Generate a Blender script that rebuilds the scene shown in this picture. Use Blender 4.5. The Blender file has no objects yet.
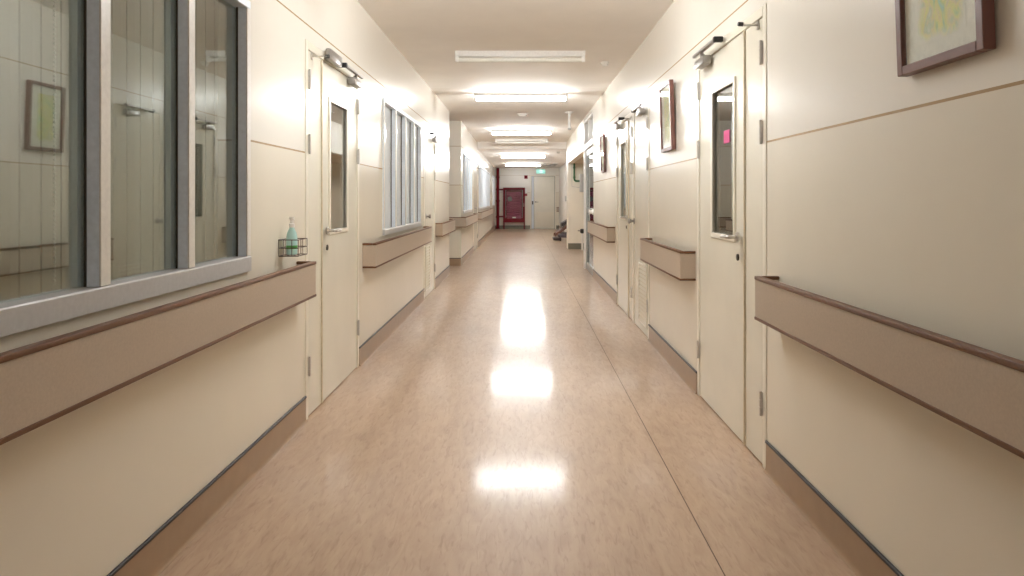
import bpy, bmesh, math, random
from mathutils import Vector, Matrix
random.seed(4)
S = bpy.context.scene
COL = S.collection
WR, WL, WLF, WRF = 1.078, 1.175, 1.11, 1.47     # right wall, left wall, far left wall, far right wall
CEIL, CEIL2 = 2.61, 2.44
YB, YBEAM, YEND = -9.0, 16.3, 26.5

# ------------------------------------------------------------------ materials
def new_mat(name):
    m = bpy.data.materials.new(name); m.use_nodes = True
    nt = m.node_tree
    return m, nt, nt.nodes['Principled BSDF'], nt.nodes, nt.links

def plain(name, col, rough=0.5, metal=0.0, spec=0.5, bump=0.0, scale=60, coat=0.0):
    m, nt, p, N, L = new_mat(name)
    p.inputs['Roughness'].default_value = rough
    p.inputs['Metallic'].default_value = metal
    p.inputs['Specular IOR Level'].default_value = spec
    p.inputs['Coat Weight'].default_value = coat
    tc = N.new('ShaderNodeTexCoord'); nz = N.new('ShaderNodeTexNoise')
    nz.inputs['Scale'].default_value = scale; nz.inputs['Detail'].default_value = 3
    L.new(tc.outputs['Object'], nz.inputs['Vector'])
    r = N.new('ShaderNodeValToRGB')
    r.color_ramp.elements[0].position = .3; r.color_ramp.elements[1].position = .7
    r.color_ramp.elements[0].color = (*[c*.95 for c in col], 1)
    r.color_ramp.elements[1].color = (*[min(1, c*1.05) for c in col], 1)
    L.new(nz.outputs['Fac'], r.inputs['Fac']); L.new(r.outputs['Color'], p.inputs['Base Color'])
    if bump:
        b = N.new('ShaderNodeBump'); b.inputs['Strength'].default_value = bump; b.inputs['Distance'].default_value = .002
        L.new(nz.outputs['Fac'], b.inputs['Height']); L.new(b.outputs['Normal'], p.inputs['Normal'])
    return m

def line_mask(N, L, src, at, half):
    """1 where |src-at| < half"""
    c = N.new('ShaderNodeMath'); c.operation = 'COMPARE'
    L.new(src, c.inputs[0]); c.inputs[1].default_value = at; c.inputs[2].default_value = half
    return c.outputs[0]

def seamed(name, col, seamcol, axis, ats, half, rough, scale, spec=.5, bump=.05, bscale=9, upper=None):
    """painted panels with narrow joints at fixed heights / lengths"""
    m, nt, p, N, L = new_mat(name)
    p.inputs['Roughness'].default_value = rough
    p.inputs['Specular IOR Level'].default_value = spec
    g = N.new('ShaderNodeNewGeometry'); sx = N.new('ShaderNodeSeparateXYZ')
    L.new(g.outputs['Position'], sx.inputs[0])
    nz = N.new('ShaderNodeTexNoise'); nz.inputs['Scale'].default_value = scale; nz.inputs['Detail'].default_value = 4
    L.new(g.outputs['Position'], nz.inputs['Vector'])
    r = N.new('ShaderNodeValToRGB')
    r.color_ramp.elements[0].position = .3; r.color_ramp.elements[1].position = .7
    r.color_ramp.elements[0].color = (*[c*.965 for c in col], 1)
    r.color_ramp.elements[1].color = (*[min(1, c*1.03) for c in col], 1)
    L.new(nz.outputs['Fac'], r.inputs['Fac'])
    body = r.outputs['Color']
    if upper:                      # paler panels above the first joint
        gt = N.new('ShaderNodeMath'); gt.operation = 'GREATER_THAN'; gt.inputs[1].default_value = ats[0]
        L.new(sx.outputs[axis], gt.inputs[0])
        um = N.new('ShaderNodeMix'); um.data_type = 'RGBA'
        L.new(gt.outputs[0], um.inputs['Factor']); L.new(body, um.inputs['A']); um.inputs['B'].default_value = (*upper, 1)
        body = um.outputs['Result']
    tot = None
    for a in ats:
        k = line_mask(N, L, sx.outputs[axis], a, half)
        if tot is None: tot = k
        else:
            ad = N.new('ShaderNodeMath'); ad.operation = 'MAXIMUM'
            L.new(tot, ad.inputs[0]); L.new(k, ad.inputs[1]); tot = ad.outputs[0]
    mx = N.new('ShaderNodeMix'); mx.data_type = 'RGBA'
    L.new(tot, mx.inputs['Factor']); L.new(body, mx.inputs['A'])
    mx.inputs['B'].default_value = (*seamcol, 1)
    L.new(mx.outputs['Result'], p.inputs['Base Color'])
    n2 = N.new('ShaderNodeTexNoise'); n2.inputs['Scale'].default_value = bscale; n2.inputs['Detail'].default_value = 1
    L.new(g.outputs['Position'], n2.inputs['Vector'])
    b = N.new('ShaderNodeBump'); b.inputs['Strength'].default_value = bump; b.inputs['Distance'].default_value = .01
    L.new(n2.outputs['Fac'], b.inputs['Height']); L.new(b.outputs['Normal'], p.inputs['Normal'])
    return m

def glass_mat(name, tint, r0, rough=.01, power=5.0):
    """pane: clear, mirror-like towards grazing angles"""
    m, nt, p, N, L = new_mat(name)
    N.remove(p); out = N['Material Output']
    lw = N.new('ShaderNodeLayerWeight'); lw.inputs['Blend'].default_value = .5
    pw = N.new('ShaderNodeMath'); pw.operation = 'POWER'; pw.inputs[1].default_value = power
    L.new(lw.outputs['Facing'], pw.inputs[0])
    ma = N.new('ShaderNodeMath'); ma.operation = 'MULTIPLY_ADD'
    ma.inputs[1].default_value = 1 - r0; ma.inputs[2].default_value = r0
    L.new(pw.outputs[0], ma.inputs[0])
    t = N.new('ShaderNodeBsdfTransparent'); t.inputs[0].default_value = (*tint, 1)
    gl = N.new('ShaderNodeBsdfGlossy'); gl.inputs['Roughness'].default_value = rough
    gl.inputs['Color'].default_value = (.96, .98, .97, 1)
    mx = N.new('ShaderNodeMixShader')
    L.new(ma.outputs[0], mx.inputs[0]); L.new(t.outputs[0], mx.inputs[1]); L.new(gl.outputs[0], mx.inputs[2])
    L.new(mx.outputs[0], out.inputs['Surface'])
    return m

def emit_mat(name, col, s):
    m, nt, p, N, L = new_mat(name)
    p.inputs['Base Color'].default_value = (.8, .8, .8, 1)
    p.inputs['Emission Color'].default_value = (*col, 1)
    p.inputs['Emission Strength'].default_value = s
    return m

def floor_mat():
    m, nt, p, N, L = new_mat('vinyl_floor')
    g = N.new('ShaderNodeNewGeometry'); sx = N.new('ShaderNodeSeparateXYZ')
    L.new(g.outputs['Position'], sx.inputs[0])
    def noise(sc, scale, det, dist=0.0):
        mp = N.new('ShaderNodeMapping'); mp.inputs['Scale'].default_value = sc
        mp.inputs['Rotation'].default_value = (0, 0, .12)
        n = N.new('ShaderNodeTexNoise'); n.inputs['Scale'].default_value = scale
        n.inputs['Detail'].default_value = det; n.inputs['Distortion'].default_value = dist
        L.new(g.outputs['Position'], mp.inputs['Vector']); L.new(mp.outputs[0], n.inputs['Vector'])
        return n.outputs['Fac']
    a = noise((16, 4.2, 1), 1.5, 5, 1.0); b = noise((48, 9, 1), 1.3, 4, 1.0); c = noise((3, 1.4, 1), 1, 2)
    r1 = N.new('ShaderNodeValToRGB'); e = r1.color_ramp.elements
    e[0].position = .30; e[0].color = (.445, .312, .215, 1)
    e[1].position = .68; e[1].color = (.52, .38, .272, 1)
    L.new(a, r1.inputs['Fac'])
    r2 = N.new('ShaderNodeValToRGB'); e = r2.color_ramp.elements
    e[0].position = .27; e[0].color = (.82, .78, .755, 1)
    e[1].position = .47; e[1].color = (1, 1, 1, 1)
    L.new(b, r2.inputs['Fac'])
    mu = N.new('ShaderNodeMix'); mu.data_type = 'RGBA'; mu.blend_type = 'MULTIPLY'; mu.inputs['Factor'].default_value = 1
    L.new(r1.outputs[0], mu.inputs['A']); L.new(r2.outputs[0], mu.inputs['B'])
    r3 = N.new('ShaderNodeValToRGB'); e = r3.color_ramp.elements
    e[0].position = .3; e[0].color = (.94, .94, .94, 1); e[1].position = .7; e[1].color = (1.05, 1.05, 1.05, 1)
    L.new(c, r3.inputs['Fac'])
    m2 = N.new('ShaderNodeMix'); m2.data_type = 'RGBA'; m2.blend_type = 'MULTIPLY'; m2.inputs['Factor'].default_value = 1
    L.new(mu.outputs['Result'], m2.inputs['A']); L.new(r3.outputs[0], m2.inputs['B'])
    k = line_mask(N, L, sx.outputs['X'], .645, .0022)
    mx = N.new('ShaderNodeMix'); mx.data_type = 'RGBA'
    L.new(k, mx.inputs['Factor']); L.new(m2.outputs['Result'], mx.inputs['A'])
    mx.inputs['B'].default_value = (.10, .055, .03, 1)
    L.new(mx.outputs['Result'], p.inputs['Base Color'])
    p.inputs['Roughness'].default_value = .42
    p.inputs['Specular IOR Level'].default_value = .45
    p.inputs['Coat Weight'].default_value = .60; p.inputs['Coat Roughness'].default_value = .118; p.inputs['Coat IOR'].default_value = 1.22
    n3 = N.new('ShaderNodeTexNoise'); n3.inputs['Scale'].default_value = 5; n3.inputs['Detail'].default_value = 2
    L.new(g.outputs['Position'], n3.inputs['Vector'])
    bp = N.new('ShaderNodeBump'); bp.inputs['Strength'].default_value = .035; bp.inputs['Distance'].default_value = .02
    L.new(n3.outputs['Fac'], bp.inputs['Height']); L.new(bp.outputs['Normal'], p.inputs['Normal']); L.new(bp.outputs['Normal'], p.inputs['Coat Normal'])
    return m

def art_mat():
    """loose watercolour of yellow green foliage on cream paper; Object coords: Y along wall, Z up"""
    m, nt, p, N, L = new_mat('watercolour_sheet')
    tc = N.new('ShaderNodeTexCoord'); sx = N.new('ShaderNodeSeparateXYZ'); L.new(tc.outputs['Object'], sx.inputs[0])
    mp = N.new('ShaderNodeMapping'); mp.inputs['Scale'].default_value = (1, 30, 17)
    L.new(tc.outputs['Object'], mp.inputs['Vector'])
    n = N.new('ShaderNodeTexNoise'); n.inputs['Scale'].default_value = 1; n.inputs['Detail'].default_value = 5; n.inputs['Distortion'].default_value = .8
    L.new(mp.outputs[0], n.inputs['Vector'])
    r = N.new('ShaderNodeValToRGB'); cr = r.color_ramp
    cr.elements[0].position = .30; cr.elements[0].color = (.36, .62, .56, 1)
    cr.elements[1].position = .74; cr.elements[1].color = (.86, .84, .72, 1)
    for pos, c in ((.40, (.50, .68, .36)), (.48, (.80, .78, .26)), (.56, (.78, .72, .46)), (.63, (.55, .66, .44))):
        e = cr.elements.new(pos); e.color = (*c, 1)
    L.new(n.outputs['Fac'], r.inputs['Fac'])
    n2 = N.new('ShaderNodeTexNoise'); n2.inputs['Scale'].default_value = 14; n2.inputs['Detail'].default_value = 3
    L.new(tc.outputs['Object'], n2.inputs['Vector'])
    # fade out towards the lower edge and the sides of the sheet
    zf = N.new('ShaderNodeMapRange'); zf.inputs[1].default_value = -.01; zf.inputs[2].default_value = .035
    L.new(sx.outputs['Z'], zf.inputs[0])
    ab = N.new('ShaderNodeMath'); ab.operation = 'ABSOLUTE'; L.new(sx.outputs['Y'], ab.inputs[0])
    yf = N.new('ShaderNodeMapRange'); yf.inputs[1].default_value = .105; yf.inputs[2].default_value = .06
    L.new(ab.outputs[0], yf.inputs[0])
    a = N.new('ShaderNodeMath'); a.operation = 'MULTIPLY'; L.new(zf.outputs[0], a.inputs[0]); L.new(yf.outputs[0], a.inputs[1])
    s = N.new('ShaderNodeMath'); s.operation = 'ADD'; L.new(a.outputs[0], s.inputs[0]); L.new(n2.outputs['Fac'], s.inputs[1])
    f = N.new('ShaderNodeMapRange'); f.inputs[1].default_value = .80; f.inputs[2].default_value = 1.35
    L.new(s.outputs[0], f.inputs[0])
    mx = N.new('ShaderNodeMix'); mx.data_type = 'RGBA'; L.new(f.outputs[0], mx.inputs['Factor'])
    mx.inputs['A'].default_value = (.86, .85, .78, 1); L.new(r.outputs[0], mx.inputs['B'])
    L.new(mx.outputs['Result'], p.inputs['Base Color'])
    p.inputs['Roughness'].default_value = .6
    return m

CREAM = (.79, .742, .635)
M = {}
M['wall'] = seamed('cream_wall_panel', CREAM, (.40, .28, .15), 'Z', (1.452, 2.152), .0042, .23, 1.2, spec=.34, upper=(.815, .785, .715))
M['ceil'] = seamed('ceiling_board', (.88, .85, .82), (.62, .58, .54), 'Y', (3.9, 8.46, 13.1), .012, .75, 2.0, spec=.25, bump=.02)
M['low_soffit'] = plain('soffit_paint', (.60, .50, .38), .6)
M['floor'] = floor_mat()
M['paint'] = plain('cream_gloss_paint', (.79, .76, .655), .22, scale=2)
M['paint2'] = plain('cream_frame_paint', (.785, .745, .635), .28, scale=2)
M['paint_flat'] = plain('cream_flat_paint', CREAM, .45, scale=2)
M['white_paint'] = plain('white_paint', (.86, .84, .80), .35, scale=2)
M['gap'] = plain('dark_joint', (.05, .04, .03), .8)
M['edge'] = plain('tan_seal', (.68, .61, .47), .5)
M['rail'] = plain('taupe_laminate', (.46, .38, .30), .38, scale=140, bump=.05)
M['wood'] = plain('brown_rail_trim', (.125, .050, .018), .45, scale=30, spec=.35)
M['base'] = plain('brown_skirting', (.34, .232, .145), .32, scale=12)
M['base_alcove'] = plain('grey_skirting', (.17, .155, .11), .5)
M['black'] = plain('black_strip', (.022, .022, .026), .4)
M['alu'] = plain('grey_window_aluminium', (.78, .85, .93), .38)
M['alu_sill'] = plain('grey_sill_aluminium', (.50, .49, .485), .40)
M['cap'] = plain('pale_mullion_face', (.74, .72, .67), .35)
M['alu_dark'] = plain('dull_door_aluminium', (.42, .42, .40), .4, metal=.3)
M['glass'] = glass_mat('window_glass', (.86, .90, .88), .20)
M['glass_door'] = glass_mat('door_glass', (.75, .77, .76), .50)
M['glass_near'] = glass_mat('near_door_glass', (.75, .77, .76), .27)
M['glass_frost'] = plain('frosted_window_film', (.80, .86, .90), .16, scale=3)
M['glass_dark'] = glass_mat('smoked_glass', (.30, .32, .32), .07)
M['blind'] = plain('greige_blind_fabric', (.43, .41, .36), .8, scale=90, bump=.1)
M['blind_pale'] = plain('pale_blind_fabric', (.84, .88, .92), .7, scale=90)
M['bead'] = plain('pale_bead_chain', (.80, .80, .78), .25)
M['chrome'] = plain('brushed_steel', (.55, .53, .50), .28, metal=.9)
M['steel'] = plain('closer_metal', (.36, .34, .32), .35, metal=.7)
M['hinge'] = plain('hinge_metal', (.60, .58, .55), .35, metal=.4)
M['rubber'] = plain('black_rubber', (.015, .015, .015), .5)
M['dark'] = plain('dark_keyhole', (.06, .05, .04), .4, metal=.5)
M['frame_wood'] = plain('dark_brown_picture_frame', (.15, .062, .048), .33, scale=25)
M['mat'] = plain('cream_mount_card', (.88, .87, .81), .6)
M['art'] = art_mat()
M['pglass'] = glass_mat('picture_glass', (.97, .98, .97), .035)
M['fixture'] = plain('white_enamel', (.88, .88, .86), .35)
M['tube_off'] = plain('milky_tube', (.85, .85, .80), .2)
TUBE = 160.0
M['tube'] = emit_mat('lit_tube', (.97, .985, .985), TUBE)
M['tube_mid'] = emit_mat('warm_lit_tube', (.98, .985, .975), TUBE*.60)
M['tube_near'] = emit_mat('near_lit_tube', (.98, .985, .975), TUBE*.95)
M['tube_back'] = emit_mat('rear_lit_tube', (.97, .985, 1.0), TUBE*.5)
M['grey'] = plain('pale_grey_plastic', (.50, .49, .47), .4)
M['white'] = plain('white_plastic', (.82, .81, .78), .35)
M['red'] = plain('red_enamel', (.15, .001, .008), .4, spec=.15)
M['red2'] = plain('red_plastic', (.33, .03, .04), .4)
M['hose'] = plain('crimson_hose', (.33, .04, .12), .6, scale=25)
M['hose_grey'] = plain('grey_hose_rack', (.20, .18, .20), .5)
M['green_lit'] = emit_mat('green_lit_sign', (.03, .60, .48), 1.1)
M['white_lit'] = emit_mat('white_lit_sign', (.75, 1.0, .90), 1.2)
M['green_pipe'] = plain('green_pipe_paint', (.03, .12, .05), .4)
M['wire'] = plain('dark_wire', (.10, .07, .055), .4, metal=.4)
M['gel'] = None
M['label_green'] = plain('green_label', (.10, .42, .10), .5)
M['brown_vinyl'] = plain('brown_wood_arm', (.13, .048, .024), .4)
M['dark_vinyl'] = plain('dark_brown_vinyl', (.025, .011, .010), .4)
M['grey_vinyl'] = plain('grey_mauve_vinyl', (.07, .055, .06), .5)
M['pink'] = plain('pink_paper', (.60, .05, .22), .6)
m, nt, p, N, L = new_mat('teal_gel')
p.inputs['Base Color'].default_value = (.30, .66, .60, 1); p.inputs['Roughness'].default_value = .12
p.inputs['Transmission Weight'].default_value = .1; p.inputs['IOR'].default_value = 1.36
nz = N.new('ShaderNodeTexNoise'); nz.inputs['Scale'].default_value = 20
rr = N.new('ShaderNodeValToRGB'); rr.color_ramp.elements[0].color = (.50, .82, .79, 1); rr.color_ramp.elements[1].color = (.62, .89, .87, 1)
L.new(nz.outputs['Fac'], rr.inputs['Fac']); L.new(rr.outputs[0], p.inputs['Base Color'])
M['gel'] = m

# ------------------------------------------------------------------ mesh helpers
def world(x, y, z): return (x, y, z)
def on_right(s, d, h): return (WR - d, s, h)
def on_left(s, d, h): return (-WL + d, s, h)
def on_left_far(s, d, h): return (-WLF + d, s, h)
def on_right_far(s, d, h): return (WRF - d, s, h)
def on_end(s, d, h): return (s, YEND - d, h)
def on_pier(s, d, h): return (s, 15.8 - d, h)
def on_return(s, d, h): return (s, 11.9 - d, h)

ORG = {}
class MB:
    def __init__(self, f=world):
        self.bm = bmesh.new(); self.f = f
    def v(self, p): return self.bm.verts.new(self.f(*p))
    def box(self, a0, a1, b0, b1, c0, c1, bev=0.0, seg=2):
        c = [(a, b, h) for a in (a0, a1) for b in (b0, b1) for h in (c0, c1)]
        vs = [self.v(p) for p in c]
        fs = [self.bm.faces.new([vs[i] for i in q]) for q in
              ((0, 1, 3, 2), (4, 6, 7, 5), (0, 4, 5, 1), (2, 3, 7, 6), (0, 2, 6, 4), (1, 5, 7, 3))]
        if bev:
            es = list({e for f in fs for e in f.edges})
            bmesh.ops.bevel(self.bm, geom=es, offset=bev, segments=seg, affect='EDGES', profile=.5)
        return self
    def hexa(self, pts):
        """8 points ordered as in box()"""
        vs = [self.v(p) for p in pts]
        for q in ((0, 1, 3, 2), (4, 6, 7, 5), (0, 4, 5, 1), (2, 3, 7, 6), (0, 2, 6, 4), (1, 5, 7, 3)):
            self.bm.faces.new([vs[i] for i in q])
        return self
    def tube(self, pts, r, seg=12, closed=False):
        pts = [Vector(p) for p in pts]; n = len(pts); rings = []
        rs = r if isinstance(r, (list, tuple)) else [r]*n
        prev = None
        for i, p in enumerate(pts):
            if closed: t = (pts[(i+1) % n] - pts[i-1])
            elif i == 0: t = pts[1]-pts[0]
            elif i == n-1: t = pts[-1]-pts[-2]
            else: t = (pts[i+1]-p).normalized() + (p-pts[i-1]).normalized()
            t.normalize()
            if prev is None:
                u = t.orthogonal().normalized()
            else:
                u = (prev - t*prev.dot(t)).normalized()
            prev = u; w = t.cross(u)
            rings.append([self.v(p + (u*math.cos(2*math.pi*k/seg) + w*math.sin(2*math.pi*k/seg))*rs[i]) for k in range(seg)])
        m = n if closed else n-1
        for i in range(m):
            A, B = rings[i], rings[(i+1) % n]
            for k in range(seg):
                self.bm.faces.new((A[k], A[(k+1) % seg], B[(k+1) % seg], B[k]))
        if not closed:
            self.bm.faces.new(rings[0]); self.bm.faces.new(rings[-1])
        return self
    def lathe(self, c, prof, axis=2, seg=24):
        """prof: (radius, offset along axis) pairs"""
        c = Vector(c); rings = []
        ax = [Vector((1, 0, 0)), Vector((0, 1, 0)), Vector((0, 0, 1))]
        A = ax[axis]; U = ax[(axis+1) % 3]; W = ax[(axis+2) % 3]
        for r, o in prof:
            rings.append([self.v(c + A*o + (U*math.cos(2*math.pi*k/seg) + W*math.sin(2*math.pi*k/seg))*r) for k in range(seg)])
        for a, b in zip(rings, rings[1:]):
            for k in range(seg):
                self.bm.faces.new((a[k], a[(k+1) % seg], b[(k+1) % seg], b[k]))
        self.bm.faces.new(rings[0]); self.bm.faces.new(rings[-1])
        return self
    def quad(self, *pts):
        self.bm.faces.new([self.v(p) for p in pts]); return self
    def prism(self, poly, d0, d1, plane='sh'):
        """outline in (s,h) or (d,h)... extruded along the remaining axis"""
        def mk(q, d): return (q[0], d, q[1]) if plane == 'sh' else ((d, q[0], q[1]) if plane == 'dh' else (q[0], q[1], d))
        A = [self.v(mk(q, d0)) for q in poly]; B = [self.v(mk(q, d1)) for q in poly]
        n = len(poly)
        self.bm.faces.new(A); self.bm.faces.new(B)
        for i in range(n): self.bm.faces.new((A[i], A[(i+1) % n], B[(i+1) % n], B[i]))
        return self
    def build(self, name, mat, parent=None, origin=None, smooth=True):
        bm = self.bm
        bmesh.ops.recalc_face_normals(bm, faces=bm.faces)
        co = [v.co for v in bm.verts]
        lo = [min(c[i] for c in co) for i in range(3)]; hi = [max(c[i] for c in co) for i in range(3)]
        o = Vector(origin) if origin is not None else Vector(((lo[0]+hi[0])/2, (lo[1]+hi[1])/2, lo[2]))
        for v in bm.verts: v.co -= o
        me = bpy.data.meshes.new(name); bm.to_mesh(me); bm.free()
        me.materials.append(mat)
        if smooth:
            for q in me.polygons: q.use_smooth = True
            me.set_sharp_from_angle(angle=math.radians(32))
        ob = bpy.data.objects.new(name, me); COL.objects.link(ob)
        ob.location = o - (ORG[parent.name] if parent else Vector((0, 0, 0)))
        if parent: ob.parent = parent
        ORG[ob.name] = o.copy()
        return ob

def empty(name, loc, parent=None):
    o = bpy.data.objects.new(name, None); COL.objects.link(o)
    o.empty_display_size = .1
    o.location = Vector(loc) - (ORG[parent.name] if parent else Vector((0, 0, 0)))
    if parent: o.parent = parent
    ORG[o.name] = Vector(loc)
    return o
def tag(o, label, cat, group=None):
    o['label'] = label; o['category'] = cat
    if group: o['group'] = group
    return o
def thing(name, loc, label, cat, group=None):
    return tag(empty(name, loc), label, cat, group)
def struct(o):
    o['kind'] = 'structure'; return o
def copy_tree(o, parent=None):
    c = o.copy(); COL.objects.link(c); c.parent = parent
    for ch in list(o.children): copy_tree(ch, c)
    return c

# ------------------------------------------------------------------ room shell
def wall_grid(f, s0, s1, h0, h1, t, holes):
    """a wall with thickness t behind its face, pierced by openings"""
    ss = sorted({s0, s1} | {x for q in holes for x in q[:2] if s0 < x < s1})
    hs = sorted({h0, h1} | {x for q in holes for x in q[2:] if h0 < x < h1})
    mb = MB(f)
    def solid(i, j):
        if not (0 <= i < len(ss)-1 and 0 <= j < len(hs)-1): return False
        a, b = (ss[i]+ss[i+1])/2, (hs[j]+hs[j+1])/2
        return not any(q[0] < a < q[1] and q[2] < b < q[3] for q in holes)
    for i in range(len(ss)-1):
        for j in range(len(hs)-1):
            if not solid(i, j): continue
            a0, a1, b0, b1 = ss[i], ss[i+1], hs[j], hs[j+1]
            mb.quad((a0, 0, b0), (a1, 0, b0), (a1, 0, b1), (a0, 0, b1))
            mb.quad((a0, -t, b0), (a1, -t, b0), (a1, -t, b1), (a0, -t, b1))
            for di, dj, p in ((-1, 0, ((a0, b0), (a0, b1))), (1, 0, ((a1, b0), (a1, b1))), (0, -1, ((a0, b0), (a1, b0))), (0, 1, ((a0, b1), (a1, b1)))):
                if not solid(i+di, j+dj):
                    (x, y), (z, w) = p
                    mb.quad((x, 0, y), (z, 0, w), (z, -t, w), (x, -t, y))
    bmesh.ops.remove_doubles(mb.bm, verts=mb.bm.verts, dist=1e-5)
    return mb

T = .13
# openings:   y0, y1, h0, h1
D_R1 = (2.91, 4.06); D_L1 = (3.565, 4.735); D_R2 = (5.61, 6.40); D_R3 = (6.42, 7.52)
D_L2 = (7.86, 8.84); D_R4 = (10.03, 11.46); D_LF = (14.95, 16.3); D_RF = (20.6, 23.2)
DH = 2.065
W_L1 = (-.16, 2.825); W_L2 = (5.54, 7.56)
W_F1 = (12.28, 14.4); W_F2 = (16.75, 22.2); W_F3 = (24.4, 26.1)
WH = (.893, 2.045)
o = wall_grid(on_left, YB, 10.6, 0, CEIL, T, [D_L1 + (-.1, DH), D_L2 + (-.1, DH), W_L1 + WH, W_L2 + (.893, 2.055)]).build('wall_left', M['wall'], smooth=False); struct(o)
o = wall_grid(on_right, YB, 11.6, 0, CEIL, T, [D_R1 + (-.1, DH), D_R2 + (-.1, DH), D_R3 + (-.1, DH), D_R4 + (-.1, 2.53)]).build('wall_right', M['wall'], smooth=False); struct(o)
mb = wall_grid(on_left_far, 12.05, YEND, 0, CEIL, T, [D_LF + (-.1, DH)] + [w + (.93, 2.07) for w in (W_F1, W_F2, W_F3)])
mb.box(11.9, 12.05, -2.2, 0, 0, CEIL)
struct(mb.build('wall_left_far', M['wall'], smooth=False))
mb = MB()
mb.box(-3.3, -WL-T, 10.47, 10.6, 0, CEIL).box(-3.4, -3.3, 10.47, 12.05, 0, CEIL)
struct(mb.build('wall_left_passage', M['wall'], smooth=False))
mb = MB()
mb.box(WR, WR+T, 11.6, 15.8, 2.05, CEIL)                   # wall above the alcove
mb.box(WR+T, 2.7, 11.47, 11.6, 0, CEIL).box(2.6, 2.7, 11.6, 15.8, 0, CEIL)
mb.box(WR+.012, 2.7, 15.8, 16.3, 0, CEIL)                  # pier past the alcove
struct(mb.build('wall_right_alcove', M['paint_flat'], smooth=False))
o = wall_grid(on_right_far, 16.3, YEND, 0, CEIL, T, [D_RF + (-.1, DH)]).build('wall_right_far', M['white_paint'], smooth=False); struct(o)
DE = (.32, 1.34)
mb = wall_grid(on_end, -1.4, 1.7, 0, CEIL, T, [DE + (-.1, 2.16)]); struct(mb.build('wall_end', M['wall'], smooth=False))
struct(MB().box(-3, 3, YB-.1, YB, 0, CEIL).build('wall_behind', M['wall'], smooth=False))
struct(MB().box(-3.4, 2.8, YB-.1, YEND+.1, -.1, 0).build('floor', M['floor'], smooth=False))
mb = MB().box(-3.4, 2.8, YB-.1, YEND+.1, CEIL, CEIL+.1).box(-WLF-.1, WRF+.1, YBEAM, YEND, CEIL2, CEIL)
struct(mb.build('ceiling', M['ceil'], smooth=False))
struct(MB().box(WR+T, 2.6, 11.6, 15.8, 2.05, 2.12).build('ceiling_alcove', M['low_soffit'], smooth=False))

# skirtings: brown band with a thin black strip on top and a small cove at the floor
def skirting(name, f, segs, mat='base'):
    a = MB(f); b = MB(f)
    for s0, s1 in segs:
        a.prism([(0, 0), (.016, 0), (.0155, .002), (.012, .005), (.009, .010), (.0072, .016), (.0063, .026), (.006, .125), (0, .125)], s0, s1, 'dh')
        b.box(s0, s1, 0, .010, .125, .138, .002, 1)
    p = struct(a.build(name, M[mat])); b.build('top_strip', M['black'], p)
skirting('baseboard_left', on_left, [(YB, 3.563), (4.737, 7.858), (8.842, 10.6)])
skirting('baseboard_right', on_right, [(YB, 2.908), (4.062, 5.608), (7.522, 10.02)])
skirting('baseboard_left_far', on_left_far, [(12.05, 14.94), (16.31, YEND)])
skirting('baseboard_right_far', on_right_far, [(16.32, 20.58), (23.22, YEND)])
skirting('baseboard_return', on_return, [(-3, -WLF)])
skirting('baseboard_end', on_end, [(-WLF, .31), (1.35, WRF)], 'base_alcove')
skirting('baseboard_alcove', on_pier, [(WR+.012, 2.6)], 'base_alcove')

# ------------------------------------------------------------------ windows
def window(n, f, s0, s1, h0, h1, bars, front, sillh, deep=.045, pane='glass', side=.035):
    """fixed panes between slim mullions; front = how far the frame stands off the wall face"""
    w = struct(empty('window_%d' % n, f((s0+s1)/2, 0, h0)))
    g = front - deep                                   # plane of the glass
    fr = MB(f)
    fr.box(s0, s1, g-.02, front, h1-.035, h1, .002, 1)             # head
    fr.box(s0, s0+side, g-.02, front-.006, h0+sillh, h1-.035)
    fr.box(s1-side, s1, g-.02, front-.006, h0+sillh, h1-.035)
    edges = [s0+side] + [x for b in bars for x in b] + [s1-side]
    for a, b in bars: fr.box(a, b, g-.02, front-.006, h0+sillh, h1-.035)
    fr.build('window_frame', M['alu'], w)
    si = MB(f)
    si.prism([(g-.02, h0), (front+.003, h0), (front+.003, h0+sillh-.006), (front, h0+sillh-.002), (g-.02, h0+sillh)], s0, s1, 'dh')
    si.build('window_sill', M['alu_sill'], w)
    for a, b in [(s0, s0+side)] + bars + [(s1-side, s1)]:
        MB(f).box(a, b, front-.006, front, h0+sillh, h1-.035, .0015, 1).build('mullion_cover', M['cap'], w)
    gk = MB(f)
    for a, b in zip(edges[::2], edges[1::2]):
        MB(f).box(a+.001, b-.001, g-.005, g, h0+sillh-.01, h1-.04).build('window_pane', M[pane], w)
        gk.box(b-.005, b-.001, g, g+.006, h0+sillh, h1-.035)
        gk.box(a+.001, a+.005, g, g+.006, h0+sillh, h1-.035)
    gk.build('window_seal', M['gap'], w)
    return w

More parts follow.
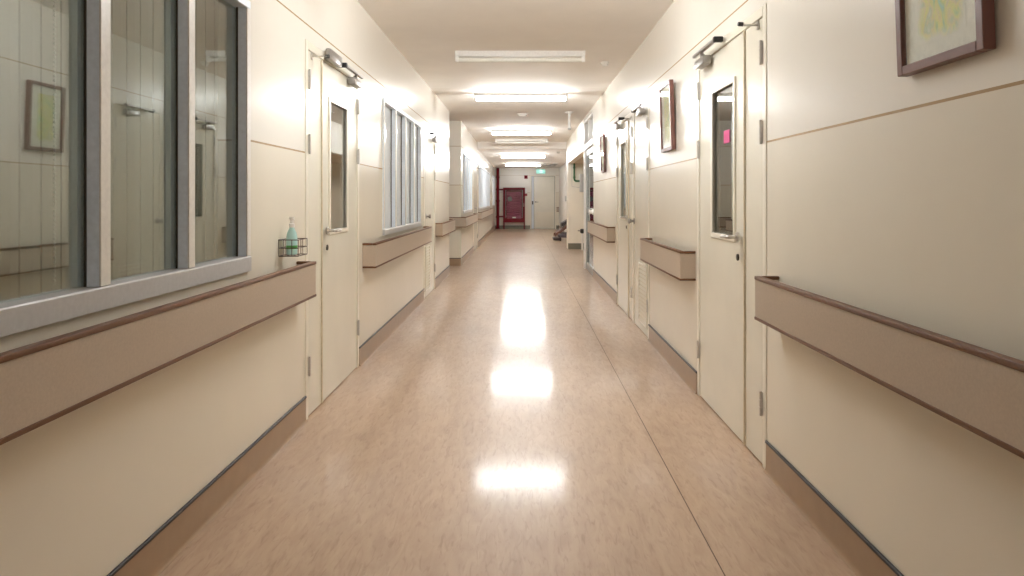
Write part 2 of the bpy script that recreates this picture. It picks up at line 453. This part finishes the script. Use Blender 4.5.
def blind(f, s0, s1, h0, h1, d, mat, label, slat=.078, chain=None):
    """vertical louvre blind, closed: overlapping slats under a head rail"""
    t = thing('vertical_blind', f((s0+s1)/2, d, h0), label, 'blind')
    b = MB(f); n = int((s1-s0)/slat); w = (s1-s0)/n
    top, bot = [], []
    for i in range(n):
        a = s0+i*w
        for x, q in ((a, d), (a+w*.45, d+.004), (a+w*.88, d), (a+w*.90, d-.045), (a+w*.98, d-.045)):
            top.append(b.v((x, q, h1-.04))); bot.append(b.v((x, q, h0)))
    for i in range(len(top)-1): b.bm.faces.new((bot[i], bot[i+1], top[i+1], top[i]))
    r = b.build('slats', mat, t, smooth=False)
    sol = r.modifiers.new('thick', 'SOLIDIFY'); sol.thickness = .0015
    MB(f).box(s0, s1, d-.02, d+.02, h1-.04, h1, .003, 1).build('head_rail', M['grey'], t)
    if chain is not None:
        c = MB(f)
        z = h1-.05
        while z > h0+.1:
            c.lathe((chain, d+.022, z), [(.0005, -.004), (.0035, -.0025), (.0042, 0), (.0035, .0025), (.0005, .004)], seg=8)
            z -= .013
        c.tube([(chain, d+.022, h0+.1), (chain, d+.022, h1-.05)], .0012, 6)
        c.build('bead_chain', M['bead'], t)
    return t

bars1 = [(1.821, 1.865), (2.303, 2.345)]
for k in range(1, 5): bars1.insert(0, (1.821-.482*k, 1.865-.482*k))
bars1 = [b for b in bars1 if b[0] > .05]
window(1, on_left, W_L1[0], W_L1[1], WH[0], WH[1], bars1, .012, .065)
bars2 = [(5.55+.508*k-.01, 5.55+.508*k+.03) for k in (1, 2, 3)]
window(2, on_left, W_L2[0], W_L2[1], WH[0], WH[1]+.01, bars2, .015, .05, pane='glass_frost', side=.016)
for n, q, k in ((3, W_F1, 4), (4, W_F2, 9), (5, W_F3, 3)):
    st = (q[1]-q[0])/k
    window(n, on_left_far, q[0], q[1], .93, 2.07, [(q[0]+st*i-.02, q[0]+st*i+.02) for i in range(1, k)], .015, .05, pane='glass_frost', side=.016)
blind(on_left, -.3, 2.93, .86, 2.14, -.155, M['blind'], 'greige vertical slat blind closed behind the large near window', chain=1.845)

# ------------------------------------------------------------------ doors
def hinge(f, s, h, par, w=.016, ln=.10):
    b = MB(f).box(s-w/2, s+w/2, 0.0, .008, h-ln/2, h+ln/2, .002, 1)
    b.tube([(s, .012, h-ln/2-.004), (s, .012, h+ln/2+.004)], .0065, 10)
    for k in (-1, 1): b.box(s-w/2-.001, s+w/2+.001, .006, .0190, h+k*ln/6-.0012, h+k*ln/6+.0012)
    b.build('hinge', M['hinge'], par)
def lever(f, s, h, to, par, key=True, mat='chrome'):
    b = MB(f)
    b.lathe((s, .0, h), [(.024, .012), (.024, .020), (.018, .024)], axis=1, seg=20)
    b.tube([(s, .02, h), (s, .055, h), (s+to*.012, .066, h), (s+to*.03, .068, h), (s+to*.115, .062, h-.004)], [.009, .009, .0095, .0085, .007], 12)
    b.build('lever_handle', M[mat], par)
    if key:
        MB(f).lathe((s, 0, h-.10), [(.017, .012), (.017, .018), (.012, .020)], axis=1, seg=18).build('keyhole', M['dark'], par)
def knob(f, s, h, par):
    MB(f).lathe((s, 0, h), [(.030, .012), (.030, .018), (.012, .022), (.011, .040), (.022, .048), (.027, .060), (.024, .070), (.010, .075)], axis=1, seg=20).build('door_knob', M['steel'], par)
def closer(f, s_h, to, h, par, plate=False):
    """box on the leaf by its hinges, arm folded back along the door head"""
    s1 = s_h+to*.09; s2 = s_h+to*.28
    a, b = min(s1, s2), max(s1, s2)
    c = MB(f).box(a, b, .010, .058, h-.024, h+.024, .006, 2)
    c.lathe(((a+b)/2, .036, h), [(.014, .030), (.014, .046), (.008, .050)], axis=2, seg=14)
    c = c.build('door_closer', M['steel'], par)
    e = s_h+to*.50
    am = MB(f).box(min(s_h+to*.06, e), max(s_h+to*.06, e), .040, .062, h+.048, h+.066, .003, 1)
    am.tube([((a+b)/2, .036, h+.030), ((a+b)/2+to*.02, .048, h+.056)], .010, 10)
    am.build('closer_arm', M['steel'], c)
    MB(f).box(e-.014, e+.014, .012, .064, h+.042, h+.072, .006, 2).build('arm_joint', M['rubber'], c)
    if plate:
        e2 = e+to*.30
        MB(f).box(min(e+to*.04, e2), max(e+to*.04, e2), .012, .045, h+.03, h+.10, .012, 2).build('closer_bracket', M['steel'], c)
def leaf(f, s0, s1, h1, par, win=None, louv=None, d=-.002, mat='paint', gl='glass_door', louv_mat='paint2', name='door_leaf'):
    b = MB(f)
    th = -.040
    holes = []
    if win: holes.append(win)
    ss = sorted({s0, s1} | {x for q in holes for x in q[:2]}); hs = sorted({.008, h1} | {x for q in holes for x in q[2:]})
    for i in range(len(ss)-1):
        for j in range(len(hs)-1):
            if holes and ss[i] >= win[0]-1e-6 and ss[i+1] <= win[1]+1e-6 and hs[j] >= win[2]-1e-6 and hs[j+1] <= win[3]+1e-6: continue
            b.box(ss[i], ss[i+1], th, d, hs[j], hs[j+1])
    lf = b.build(name, M[mat], par, smooth=False)
    if win:
        a0, a1, b0, b1 = win; m = MB(f); w = .022
        for q in ((a0-w, a0+.006, b0-w, b1+w), (a1-.006, a1+w, b0-w, b1+w)): m.box(q[0], q[1], -.004, .007, q[2], q[3], .002, 1)
        for q in ((a0, a1, b0-w, b0+.006), (a0, a1, b1-.006, b1+w)): m.box(q[0], q[1], -.004, .007, q[2], q[3], .002, 1)
        m.build('window_moulding', M['paint2'], lf)
        MB(f).box(a0, a1, -.016, -.010, b0, b1).build('window_pane', M[gl], lf)
    if louv:
        a0, a1, b0, b1 = louv; m = MB(f)
        for q in ((a0-.02, a0, b0-.02, b1+.02), (a1, a1+.02, b0-.02, b1+.02), (a0, a1, b0-.02, b0), (a0, a1, b1, b1+.02)):
            m.box(q[0], q[1], d-.001, .008, q[2], q[3], .002, 1)
        MB(f).box(a0, a1, d-.0005, d+.001, b0, b1).build('vent_backing', M['edge'], lf)
        n = max(5, int((b1-b0)/.034)); st = (b1-b0)/n
        for k in range(n):
            z = b0+k*st
            m.hexa([(s, dd, hh) for s in (a0, a1) for dd, hh in ((d-.001, z+st*.45), (d-.001, z+st*.85), (d+.009, z+st*.06), (d+.009, z+st*.36))])
        m.build('louvre_vent', M[louv_mat], lf)
    return lf
def frame(f, s0, s1, h1, par, w=.045, mat='paint2', out=.004):
    b = MB(f)
    b.box(s0, s0+w, -.10, out, 0, h1, .002, 1).box(s1-w, s1, -.10, out, 0, h1, .002, 1).box(s0+w, s1-w, -.10, out, h1-w, h1, .002, 1)
    b.build('door_frame', M[mat], par)
    g = MB(f).box(s0+w, s1-w, -.06, -.055, 0, h1-w); g.build('door_rebate', M['gap'], par)
    return w
def doorstop(f, s, h, par, bent=0):
    b = MB(f).box(s-.012, s+.012, 0, .006, h-.02, h+.02, .002, 1)
    b.tube([(s, 0, h), (s, .065, h), (s+bent*.03, .078, h+.004)], .005, 10)
    b = b.build('door_stop', M['chrome'], par)
    MB(f).tube([(s+bent*.03, .07, h+.004), (s+bent*.03, .092, h+.006)], .010, 12).build('stop_tip', M['rubber'], b)

def double_door(n, f, q, plate, stop_bent=0, gl='glass_near', win_w=(.30, .70)):
    """narrow fixed leaf towards the viewer, wide glazed leaf hinged at the far side"""
    s0, s1 = q
    d = struct(empty('door_%d' % n, f((s0+s1)/2, 0, 0)))
    frame(f, s0, s1, DH, d)
    a, b = s0+.049, s1-.049
    mid = a+(b-a)*.235
    nl = leaf(f, a, mid-.001, DH-.049, d, name='side_leaf')
    MB(f).box(mid-.014, mid-.001, -.003, .008, .01, DH-.05, .002, 1).build('meeting_strip', M['edge'], nl)
    L_ = b-mid
    wl = leaf(f, mid+.002, b, DH-.049, d, win=(mid+L_*.19, mid+L_*.66, 1.005, 1.80), gl=gl)
    for h in (1.855, 1.50, .285):
        hinge(f, a-.004, h, nl); hinge(f, b+.004, h, wl)
    lever(f, mid+.055, 1.012, 1, wl)
    closer(f, b, -1, 1.992, wl, plate)
    doorstop(f, a+.06, 1.995, nl, stop_bent)
    return d, wl, (mid, L_)
d1, wl1, (md, L_) = double_door(1, on_right, D_R1, False, 0)
MB(on_right).box(3.462, 3.560, -.0085, -.0075, 1.498, 1.566).build('pink_notice', M['pink'], wl1)
d2, wl2, (md2, L2_) = double_door(2, on_left, D_L1, True, 1, 'glass_door')
double_door(4, on_right, D_R3, False, 0)
def single_door(n, f, q, hinge_near, louv=True, mat='paint'):
    s0, s1 = q
    d = struct(empty('door_%d' % n, f((s0+s1)/2, 0, 0)))
    frame(f, s0, s1, DH, d)
    a, b = s0+.049, s1-.049
    if louv:
        lv = (b-.42, b-.07, .10, .60) if hinge_near is None else ((a+.07, a+.42, .10, .60))
    lf = leaf(f, a, b, DH-.049, d, louv=lv if louv else None, mat=mat)
    hs = a-.004 if hinge_near else b+.004
    for h in (1.855, 1.50, .285): hinge(f, hs, h, lf)
    knob(f, b-.06 if hinge_near else a+.06, .99, lf)
    closer(f, a if hinge_near else b, 1 if hinge_near else -1, 1.965, lf)
single_door(3, on_right, D_R2, True)
single_door(5, on_left, D_L2, False)
single_door(7, on_left_far, D_LF, False, louv=False)

# aluminium glass door with a transom above (right, beyond the third picture)
d6 = struct(empty('door_6', on_right(sum(D_R4)/2, 0, 0)))
s0, s1 = D_R4; f = on_right
b = MB(f)
b.box(s0, s0+.05, -.12, .004, 2.03, 2.53, .002, 1).box(s1-.10, s1, -.12, .015, 0, 2.53, .002, 1)
b.box(s0+.05, s1-.10, -.12, .015, 2.03, 2.13, .002, 1).box(s0+.05, s1-.10, -.12, .015, 2.49, 2.53, .002, 1)
b.box((s0+s1)/2-.03, (s0+s1)/2+.0, -.12, .010, 2.13, 2.49)
b.build('door_frame', M['white_paint'], d6)
b = MB(f)
for q in ((s0, s0+.13, 0.005, 2.03), (s1-.20, s1-.10, .005, 2.03)): b.box(q[0], q[1], -.06, -.015, q[2], q[3], .002, 1)
for q in ((.005, .12), (.97, 1.05), (1.93, 2.03)): b.box(s0+.13, s1-.20, -.06, -.015, q[0], q[1], .002, 1)
lf = b.build('door_leaf', M['alu_dark'], d6)
for q in ((.12, .97), (1.05, 1.93)): MB(f).box(s0+.13, s1-.20, -.04, -.034, q[0], q[1]).build('door_pane', M['glass_dark'], lf)
MB(f).lathe((s0+.09, 0, 1.0), [(.045, -.014), (.045, .006), (.030, .014), (.026, .040), (.042, .050), (.042, .062), (.01, .066)], axis=1, seg=18).build('door_knob', M['white'], lf)
for a, c in ((s0+.05, (s0+s1)/2-.03), ((s0+s1)/2, s1-.10)): MB(f).box(a, c, -.05, -.044, 2.13, 2.49).build('transom_pane', M['glass'], d6)
MB().box(WR+.3, WR+.32, s0-.3, 11.46, 0, 2.6).build('room_screen', M['grey'], d6)

# end wall: cream leaf with a vent panel, narrow grey leaf at its left
d8 = struct(empty('door_8', on_end(.85, 0, 0))); f = on_end
frame(f, DE[0], DE[1], 2.16, d8, w=.04)
sl = leaf(f, .364, .455, 2.115, d8, mat='alu', name='side_leaf')
lf = leaf(f, .466, 1.285, 2.108, d8, louv=(.55, 1.22, .10, .66), d=.004, louv_mat='paint2')
lever(f, .53, 1.08, 1, lf, False, 'dark')
MB(f).box(.385, .430, 0, .05, .98, 1.12, .006, 2).build('door_latch', M['dark'], sl)

d9 = struct(empty('door_9', on_right_far(21.9, 0, 0))); f = on_right_far
frame(f, D_RF[0], D_RF[1], DH, d9, mat='white_paint')
lf = leaf(f, D_RF[0]+.049, D_RF[1]-.049, DH-.049, d9, mat='white_paint')
for h in (1.83, .3): hinge(f, D_RF[0]+.045, h, lf, ln=.14)
MB(f).box(22.0, 22.12, 0, .05, 1.12, 1.30, .01, 2).build('pull_handle', M['grey'], lf)

# ------------------------------------------------------------------ handrails
def handrail(f, s0, s1, label, far_end=True, near_end=True, d0=0.0):
    """box-section bumper rail: laminate face, brown edging top and bottom, open finger trough behind"""
    P = .100; HB, HT = .692, .876
    t = thing('handrail', f((s0+s1)/2, d0, HB), label, 'handrail', 'bumper handrails along the corridor walls')
    MB(f).box(s0+.002, s1-.002, P-.022, P-.003, HB+.013, HT-.016).build('face_panel', M['rail'], t)
    k = MB(f).box(s0+.021, s1-.021, d0+.002, P-.024, HB+.015, HB+.075)
    k.build('trough', M['wood'], t)
    top = MB(f)
    top.box(s0, s1, P-.028, P+.001, HT-.016, HT, .004, 2)
    ends = ([(s0, s0+.020)] if near_end else []) + ([(s1-.020, s1)] if far_end else [])
    for a, b in ends: top.box(a, b, d0+.001, P-.026, HT-.016, HT, .003, 1)
    top.build('top_edging', M['wood'], t)
    bot = MB(f).box(s0, s1, d0+.001, P+.001, HB, HB+.013, .003, 2); bot.build('bottom_edging', M['wood'], t)
    for a, b in ends:
        MB(f).box(a+.002, b-.002, d0+.002, P-.0225, HB+.0145, HT-.0165).build('end_panel', M['rail'], t)
    return t
handrail(on_right, -1.6, 2.785, 'long taupe handrail nearest on the right, below the framed watercolour')
handrail(on_right, 4.10, 5.49, 'taupe handrail on the right wall between the glazed door and the louvred door')
handrail(on_right, 7.67, 9.95, 'taupe handrail on the right wall leading to the dark glass door')
handrail(on_left, -1.6, 3.444, 'long taupe handrail nearest on the left, under the large window')
handrail(on_left, 4.84, 7.83, 'taupe handrail with brown ends under the four-pane window on the left')
handrail(on_left, 8.90, 10.57, 'short taupe handrail ending at the side passage on the left')
handrail(on_return, -2.6, -WLF+.1, 'short handrail facing the camera on the return wall past the side passage')
handrail(on_left_far, 11.92, 14.9, 'distant handrail on the left from the return wall to the far door', d0=.0)
handrail(on_left_far, 16.4, 22.6, 'most distant long handrail on the left, under the long far window')
handrail(on_end, 1.36, 1.46, 'tiny handrail stub right of the cream door at the corridor end')

# ------------------------------------------------------------------ pictures
def picture(s, hb, w, h, label, tilt=.035, style=0):
    f0 = on_right
    def f(a, d, z): return f0(s+a, d+.004+max(0, z-hb)*tilt, z)
    t = thing('framed_picture', f0(s, 0, hb), label, 'picture', 'framed pictures on the right wall')
    fw, dp = .025, .030
    b = MB(f)
    x0, x1, z0, z1 = -w/2, w/2, hb, hb+h
    for q in ((x0, x0+fw, z0, z1), (x1-fw, x1, z0, z1)): b.box(q[0], q[1], 0, dp, q[2], q[3], .002, 1)
    for q in ((x0+fw, x1-fw, z0, z0+fw), (x0+fw, x1-fw, z1-fw, z1)): b.box(q[0], q[1], 0, dp, q[2], q[3], .002, 1)
    b.build('picture_frame', M['frame_wood'], t)
    MB(f).box(x0+fw-.003, x1-fw+.003, .004, .016, z0+fw-.003, z1-fw+.003).build('mount', M['mat'], t)
    mw = .055
    a = MB(f).box(x0+fw+mw*.9, x1-fw-mw, .0165, .0168, z0+fw+mw*.75, z1-fw-mw)
    a.build('artwork', M['art'], t)
    MB(f).box(x0+fw-.003, x1-fw+.003, .022, .024, z0+fw-.003, z1-fw+.003).build('picture_glass', M['pglass'], t)
    return t
picture(1.667, 1.540, .345, .49, 'brown framed yellow-green watercolour nearest the camera, cut by the top edge')
picture(4.80, 1.548, .36, .49, 'brown framed picture between the glazed door and the louvred door')
picture(8.62, 1.548, .34, .49, 'smallest, most distant brown framed picture, beside the dark glass door')

# ------------------------------------------------------------------ ceiling lights
def ceiling_light(name, loc, label, lit):
    t = thing(name, loc, label, 'ceiling light', 'fluorescent battens on the ceiling')
    x, y, z = loc
    b = MB()
    b.hexa([(X, y+k*wd, zz) for X in (x-.62, x+.62) for k in (-1, 1) for wd, zz in ((.035, z-.045), (.055, z))])
    b.build('light_body', M['fixture'], t)
    for k in (-1, 1):
        MB().box(x+k*.605-.016, x+k*.605+.016, y-.020, y+.020, z-.098, z-.044, .004, 1).build('lamp_holder', M['fixture'], t)
    MB().tube([(x-.59, y, z-.077), (x+.59, y, z-.077)], .022, 16).build('tube', M['tube'] if lit else M['tube_off'], t)
    return t
LX = -.022
lit0 = ceiling_light('ceiling_light', (LX, 8.80, CEIL), 'glowing ceiling tube light second from the camera, past the unlit one', True)
off0 = ceiling_light('ceiling_light', (LX, 6.33, CEIL), 'unlit white batten light, the nearest and largest on the ceiling', False)
def put(src, loc, label, mat=None):
    c = copy_tree(src); c.location = loc; c['label'] = label
    if mat:
        for ch in c.children:
            if ch.name.startswith('tube'):
                ch.data = ch.data.copy(); ch.data.materials[0] = mat
    return c
put(lit0, (LX, 13.45, CEIL), 'glowing ceiling tube light between the round detector and the ceiling step')
put(off0, (LX, 15.55, CEIL), 'dim unlit batten just before the step in the ceiling')
put(lit0, (.02, 18.3, CEIL2), 'glowing tube light on the lower ceiling just past the step')
put(lit0, (.02, 22.9, CEIL2), 'most distant glowing tube light, in front of the red cabinet', M['tube_mid'])
put(lit0, (LX, 3.66, CEIL), 'lit tube light overhead, just above the top edge of the photo', M['tube_near'])
for y, lab in ((-4.0, 'first lit tube light behind the camera'), (-6.6, 'second lit tube light behind the camera')):
    put(lit0, (LX, y, CEIL), lab, M['tube_back'])

# ------------------------------------------------------------------ small ceiling items
def detector(x, y, z, r, label, name='smoke_detector'):
    t = thing(name, (x, y, z), label, 'smoke detector', 'round detectors on the ceiling')
    MB().lathe((x, y, z), [(r, 0), (r, -.012), (r*.82, -.02)], seg=24).build('detector_base', M['white'], t)
    MB().lathe((x, y, z), [(r*.74, -.02), (r*.70, -.035), (r*.42, -.048), (r*.2, -.05)], seg=24).build('detector_head', M['white'], t)
detector(0, 10.95, CEIL, .10, 'round detector in the middle of the ceiling between two lit tubes')
detector(.85, 6.8, CEIL, .045, 'small flat detector on the ceiling right of the unlit batten')
detector(.95, 17.3, CEIL2, .07, 'tiny detector on the lower ceiling near the right wall')
t = thing('ceiling_pendant', (.76, 10.7, CEIL), 'white tube hanging from the ceiling above the dark glass door', 'ceiling pendant')
MB().lathe((.76, 10.7, CEIL), [(.07, 0), (.07, -.012), (.03, -.03)], seg=20).build('ceiling_plate', M['white'], t)
MB().tube([(.76, 10.7, CEIL-.02), (.76, 10.7, CEIL-.27)], .020, 14).build('drop_tube', M['white'], t)
MB().tube([(.76, 10.7, CEIL-.26), (.76, 10.7, CEIL-.29)], .028, 14).build('end_cap', M['grey'], t)
t = thing('ceiling_vent', (.98, 23.8, CEIL2), 'grey louvred vent on the far ceiling above the exit sign', 'vent')
b = MB()
for q in ((.74, 1.22, 23.0, 23.06), (.74, 1.22, 24.54, 24.6)): b.box(*q, CEIL2-.03, CEIL2)
for q in ((.74, .78, 23.06, 24.54), (1.18, 1.22, 23.06, 24.54)): b.box(*q, CEIL2-.03, CEIL2)
b.build('vent_frame', M['grey'], t)
b = MB()
for k in range(14): b.box(.78, 1.18, 23.1+k*.104, 23.13+k*.104, CEIL2-.028, CEIL2-.006)
b.build('vent_slats', M['steel'], t)

# ------------------------------------------------------------------ hand gel in a wire basket
f = on_left
B0, B1, BH0, BH1, BD = 3.17, 3.30, .925, 1.003, .098
b = MB(f); r = .0022
def loop(pts): b.tube(pts, r, 6, closed=True)
def rect(h): return [(B0, .004, h), (B1, .004, h), (B1, BD, h), (B0, BD, h)]
for h in (BH0, (BH0+BH1)/2, BH1): loop(rect(h))
for s in (B0, (B0+B1)/2, B1): b.tube([(s, .004, BH1), (s, .004, BH0), (s, BD, BH0), (s, BD, BH1)], r*.8, 6)
for d in (.035, .067): b.tube([(B0, d, BH1), (B0, d, BH0), (B1, d, BH0), (B1, d, BH1)], r*.8, 6)
b = b.build('wire_basket', M['wire'])
tag(b, 'small dark wire basket on the left wall holding the gel bottle', 'basket')
bs, bd, bh = 3.225, .048, .929
t = thing('gel_bottle', f(bs, bd, bh), 'teal pump bottle of hand gel standing in the wire basket', 'bottle')
MB(f).lathe((bs, bd, bh), [(.022, 0), (.026, .004), (.026, .085), (.022, .105), (.012, .128), (.011, .136)]).build('gel_body', M['gel'], t)
p = MB(f).lathe((bs, bd, bh), [(.014, .132), (.014, .150), (.008, .153), (.0075, .168), (.012, .170), (.012, .182)], seg=18)
p.tube([(bs, bd, bh+.177), (bs-.018, bd+.010, bh+.176), (bs-.022, bd+.012, bh+.170)], .0045, 8)
p.build('pump_head', M['white'], t)
MB(f).lathe((bs, bd, bh), [(.0264, .028), (.0266, .029), (.0266, .044), (.0264, .045)]).build('gel_label', M['label_green'], t)

# ------------------------------------------------------------------ far end
f = on_end
t = thing('hydrant_cabinet', (-.34, YEND-.15, 0), 'red hose cabinet with glass front on legs against the end wall', 'fire cabinet')
X0, X1, Z0, Z1, D0, D1 = -.77, .10, .27, 1.655, .04, .27
b = MB(f)
b.box(X0, X1, D0, D0+.01, Z0, Z1)
for q in ((X0, X0+.02, Z0, Z1), (X1-.02, X1, Z0, Z1)): b.box(q[0], q[1], D0, D1, q[2], q[3])
for q in ((X0, X1, Z0, Z0+.02), (X0, X1, Z1-.02, Z1)): b.box(q[0], q[1], D0, D1, q[2], q[3])
b.build('cabinet_body', M['red'], t)
b = MB(f)
for q in ((X0, X0+.085, Z0, Z1), (X1-.085, X1, Z0, Z1)): b.box(q[0], q[1], D1, D1+.022, q[2], q[3], .003, 1)
for q in ((X0+.085, X1-.085, Z0, Z0+.15), (X0+.085, X1-.085, Z1-.085, Z1)): b.box(q[0], q[1], D1, D1+.022, q[2], q[3], .003, 1)
dr = b.build('cabinet_door', M['red'], t)
MB(f).box(X0+.085, X1-.085, D1+.006, D1+.011, Z0+.15, Z1-.085).build('cabinet_glass', M['pglass'], dr)
MB(f).tube([(X1-.045, D1+.022, .90), (X1-.045, D1+.05, .91), (X1-.045, D1+.05, 1.03), (X1-.045, D1+.022, 1.04)], .009, 8).build('cabinet_handle', M['chrome'], dr)
MB(f).box(-.40, -.26, D1+.0225, D1+.025, .44, .49).build('white_notice', M['white'], dr)
for x in (X0+.03, X1-.03):
    for d in (D0+.03, D1-.03): MB(f).box(x-.022, x+.022, d-.022, d+.022, 0, Z0, .003, 1).build('leg', M['red'], t)
b = MB(f)
for i in range(11):      # flaked hose hung in loops
    z = 1.46-i*.095
    b.tube([(-.62+.16*math.sin(i*1.7)*.3, .13, z), (-.40, .16+.01*(i % 3), z-.04), (-.14, .15, z+.02*math.sin(i)), (-.03, .13, z-.05), (-.16, .11, z-.09), (-.45, .11, z-.10), (-.62, .12, z-.09)], .036, 10)
b.build('fire_hose', M['hose'], t)
b = MB(f)
b.lathe((-.50, .17, 1.20), [(.10, 0), (.10, .03), (.06, .05), (.05, .07)], axis=1, seg=20)
for x in (X0+.10, X1-.10): b.tube([(x, .20, Z0+.18), (x, .20, Z1-.10)], .016, 8)
b.build('hose_valve', M['hose_grey'], t)
t = thing('riser_pipe', (-.985, YEND-.14, 0), 'red vertical water pipe with flanges left of the hose cabinet', 'pipe')
MB(f).tube([(-.985, .14, .02), (-.985, .14, CEIL2)], .058, 18).build('pipe', M['red'], t)
for z in (.02, .46, 1.10, 1.56, 2.05): MB(f).tube([(-.985, .14, z), (-.985, .14, z+.05)], .078, 18).build('flange', M['red'], t)
for z in (.50, 1.58): MB(f).tube([(-.985, .14, z), (-.77, .14, z)], .030, 12).build('branch', M['red'], t)
t = thing("fire_alarm", f(.14, 0, 2.02), 'square red fire alarm sounder high on the end wall', 'fire alarm')
MB(f).box(.07, .21, 0, .03, 2.01, 2.15, .008, 2).build('alarm_mount', M['red2'], t)
MB(f).lathe((.14, 0, 2.08), [(.055, .03), (.055, .055), (.03, .07)], axis=1, seg=20).build('alarm_horn', M['red'], t)
t = thing('call_point', f(.145, 0, 1.32), 'small red call point with white plate right of the hose cabinet', 'call point')
MB(f).box(.10, .19, 0, .035, 1.32, 1.42, .006, 2).build('call_point_mount', M['red2'], t)
MB(f).box(.11, .18, 0, .012, 1.44, 1.60, .003, 1).build('white_plate', M['white'], t)
t = thing('exit_sign', f(.735, 0, 2.22), 'green lit exit sign above the cream end door', 'sign')
MB(f).box(.55, .92, 0, .06, 2.215, 2.385, .006, 2).build('sign_case', M['white'], t)
pn = MB(f).box(.562, .908, .06, .064, 2.227, 2.373).build('sign_panel', M['green_lit'], t)
b = MB(f)      # doorway and running figure
b.prism([(.70, 2.24), (.79, 2.24), (.79, 2.36), (.70, 2.36)], .064, .066)
b.build('doorway_symbol', M['white_lit'], pn)
b = MB(f)
b.lathe((.752, 0, 2.345), [(.010, .0662), (.010, .068)], axis=1, seg=12)
b.prism([(.728, 2.330), (.750, 2.334), (.760, 2.318), (.746, 2.292), (.728, 2.300)], .0662, .068)
b.prism([(.746, 2.300), (.730, 2.297), (.716, 2.270), (.700, 2.262), (.704, 2.254), (.724, 2.262)], .0662, .068)
b.prism([(.738, 2.300), (.752, 2.298), (.766, 2.278), (.760, 2.250), (.752, 2.250), (.755, 2.275)], .0662, .068)
b.prism([(.756, 2.324), (.774, 2.310), (.784, 2.316), (.786, 2.310), (.774, 2.300), (.756, 2.312)], .0662, .068)
b.prism([(.730, 2.328), (.714, 2.316), (.708, 2.300), (.714, 2.298), (.720, 2.310), (.734, 2.318)], .0662, .068)
b.build('running_figure', M['green_lit'], pn)

# reclining chair at the right, past the pier
cx, cy = 1.18, 19.2
t = thing('reclining_chair', (cx, cy, 0), 'low brown reclining chair with dark cushion beyond the pier on the right', 'chair')
for y in (cy-.30, cy+.30):
    MB().hexa([(x, yy, z) for x, zs in ((.92, (.11, .19)), (1.40, (.46, .54))) for yy in (y-.03, y+.03) for z in zs]).build('slanted_rail', M['brown_vinyl'], t)
MB().hexa([(x, yy, z) for x, zs in ((.97, (.16, .23)), (1.40, (.48, .55))) for yy in (cy-.27, cy+.27) for z in zs]).build('backrest', M['brown_vinyl'], t)
MB().hexa([(x, yy, z) for x, zs in ((1.12, (.40, .50)), (1.42, (.58, .68))) for yy in (cy-.28, cy+.28) for z in zs]).build('head_cushion', M['dark_vinyl'], t)
MB().box(1.02, 1.42, cy-.45, cy+.40, .10, .22, .03, 3).build('seat', M['grey_vinyl'], t)
MB().box(.88, 1.12, cy-.34, cy+.34, .02, .09, .02, 2).build('foot_bar', M['dark_vinyl'], t)
for x, y in ((1.08, cy-.40), (1.36, cy-.40), (1.08, cy+.34), (1.36, cy+.34)):
    MB().tube([(x, y, 0), (x, y, .12)], .022, 10).build('leg', M['dark_vinyl'], t)

# services in the alcove on the pier
f = on_pier
t = thing('green_pipe', f(1.24, .05, 1.6), 'dark green elbowed pipe on the alcove wall', 'pipe')
MB(f).tube([(1.235, .05, 2.048), (1.235, .05, 1.68), (1.245, .05, 1.645), (1.275, .05, 1.63), (1.36, .05, 1.63)], .021, 12).build('pipe', M['green_pipe'], t)
for z in (1.95, 1.72): MB(f).box(1.205, 1.265, 0, .055, z-.012, z+.012, .003, 1).build('pipe_clip', M['green_pipe'], t)
t = thing('meter_box', f(1.45, 0, 1.37), 'grey meter box beside the green pipe in the alcove', 'meter box')
MB(f).box(1.365, 1.60, .002, .10, 1.37, 1.80, .008, 2).build('box_body', M['grey'], t)
MB(f).box(1.375, 1.59, .10, .112, 1.38, 1.79, .004, 1).build('box_door', M['grey'], t)
b = MB(f).tube([(1.18, .012, 2.045), (1.18, .012, 1.50), (1.365, .012, 1.47)], .006, 8).build('thin_conduit', M['grey'])
tag(b, 'thin grey conduit running down beside the green pipe', 'conduit')
t = thing('standpipe', (1.405, 15.5, 0), 'white standpipe with a black valve at the foot of the alcove', 'standpipe')
MB().tube([(1.405, 15.5, 0), (1.405, 15.5, .40)], .022, 12).build('post', M['white'], t)
MB().lathe((1.405, 15.5, .45), [(.02, -.06), (.05, -.04), (.055, .0), (.05, .04), (.02, .05)], seg=16).build('valve', M['rubber'], t)
MB().tube([(1.38, 15.5, .45), (1.30, 15.47, .46)], .016, 10).build('valve_handle', M['steel'], t)

# ------------------------------------------------------------------ world and camera
w = bpy.data.worlds.new('hall_world'); S.world = w; w.use_nodes = True
w.node_tree.nodes['Background'].inputs[0].default_value = (.02, .02, .022, 1)
w.node_tree.nodes['Background'].inputs[1].default_value = .3
F, VX, VY = 660.0, 522.5, 199.0
cam = bpy.data.cameras.new('camera'); co = bpy.data.objects.new('camera', cam); COL.objects.link(co)
co.location = (0, 0, 1.2); co.rotation_euler = (math.pi/2, 0, 0)
cam.sensor_width = 36; cam.lens = F/1024*36
cam.shift_x = (512-VX)/1024; cam.shift_y = (VY-288)/1024
cam.clip_start = .02; cam.clip_end = 100
S.camera = co
S.view_settings.view_transform = 'Standard'; S.view_settings.look = 'None'
S.view_settings.gamma = 1; S.view_settings.use_curve_mapping = False
S.view_settings.exposure = 0.0
try:
    S.cycles.use_denoising = True
    S.cycles.max_bounces = 12; S.cycles.diffuse_bounces = 8; S.cycles.glossy_bounces = 5; S.cycles.transparent_max_bounces = 12
    S.cycles.caustics_reflective = False; S.cycles.caustics_refractive = False
except Exception: pass
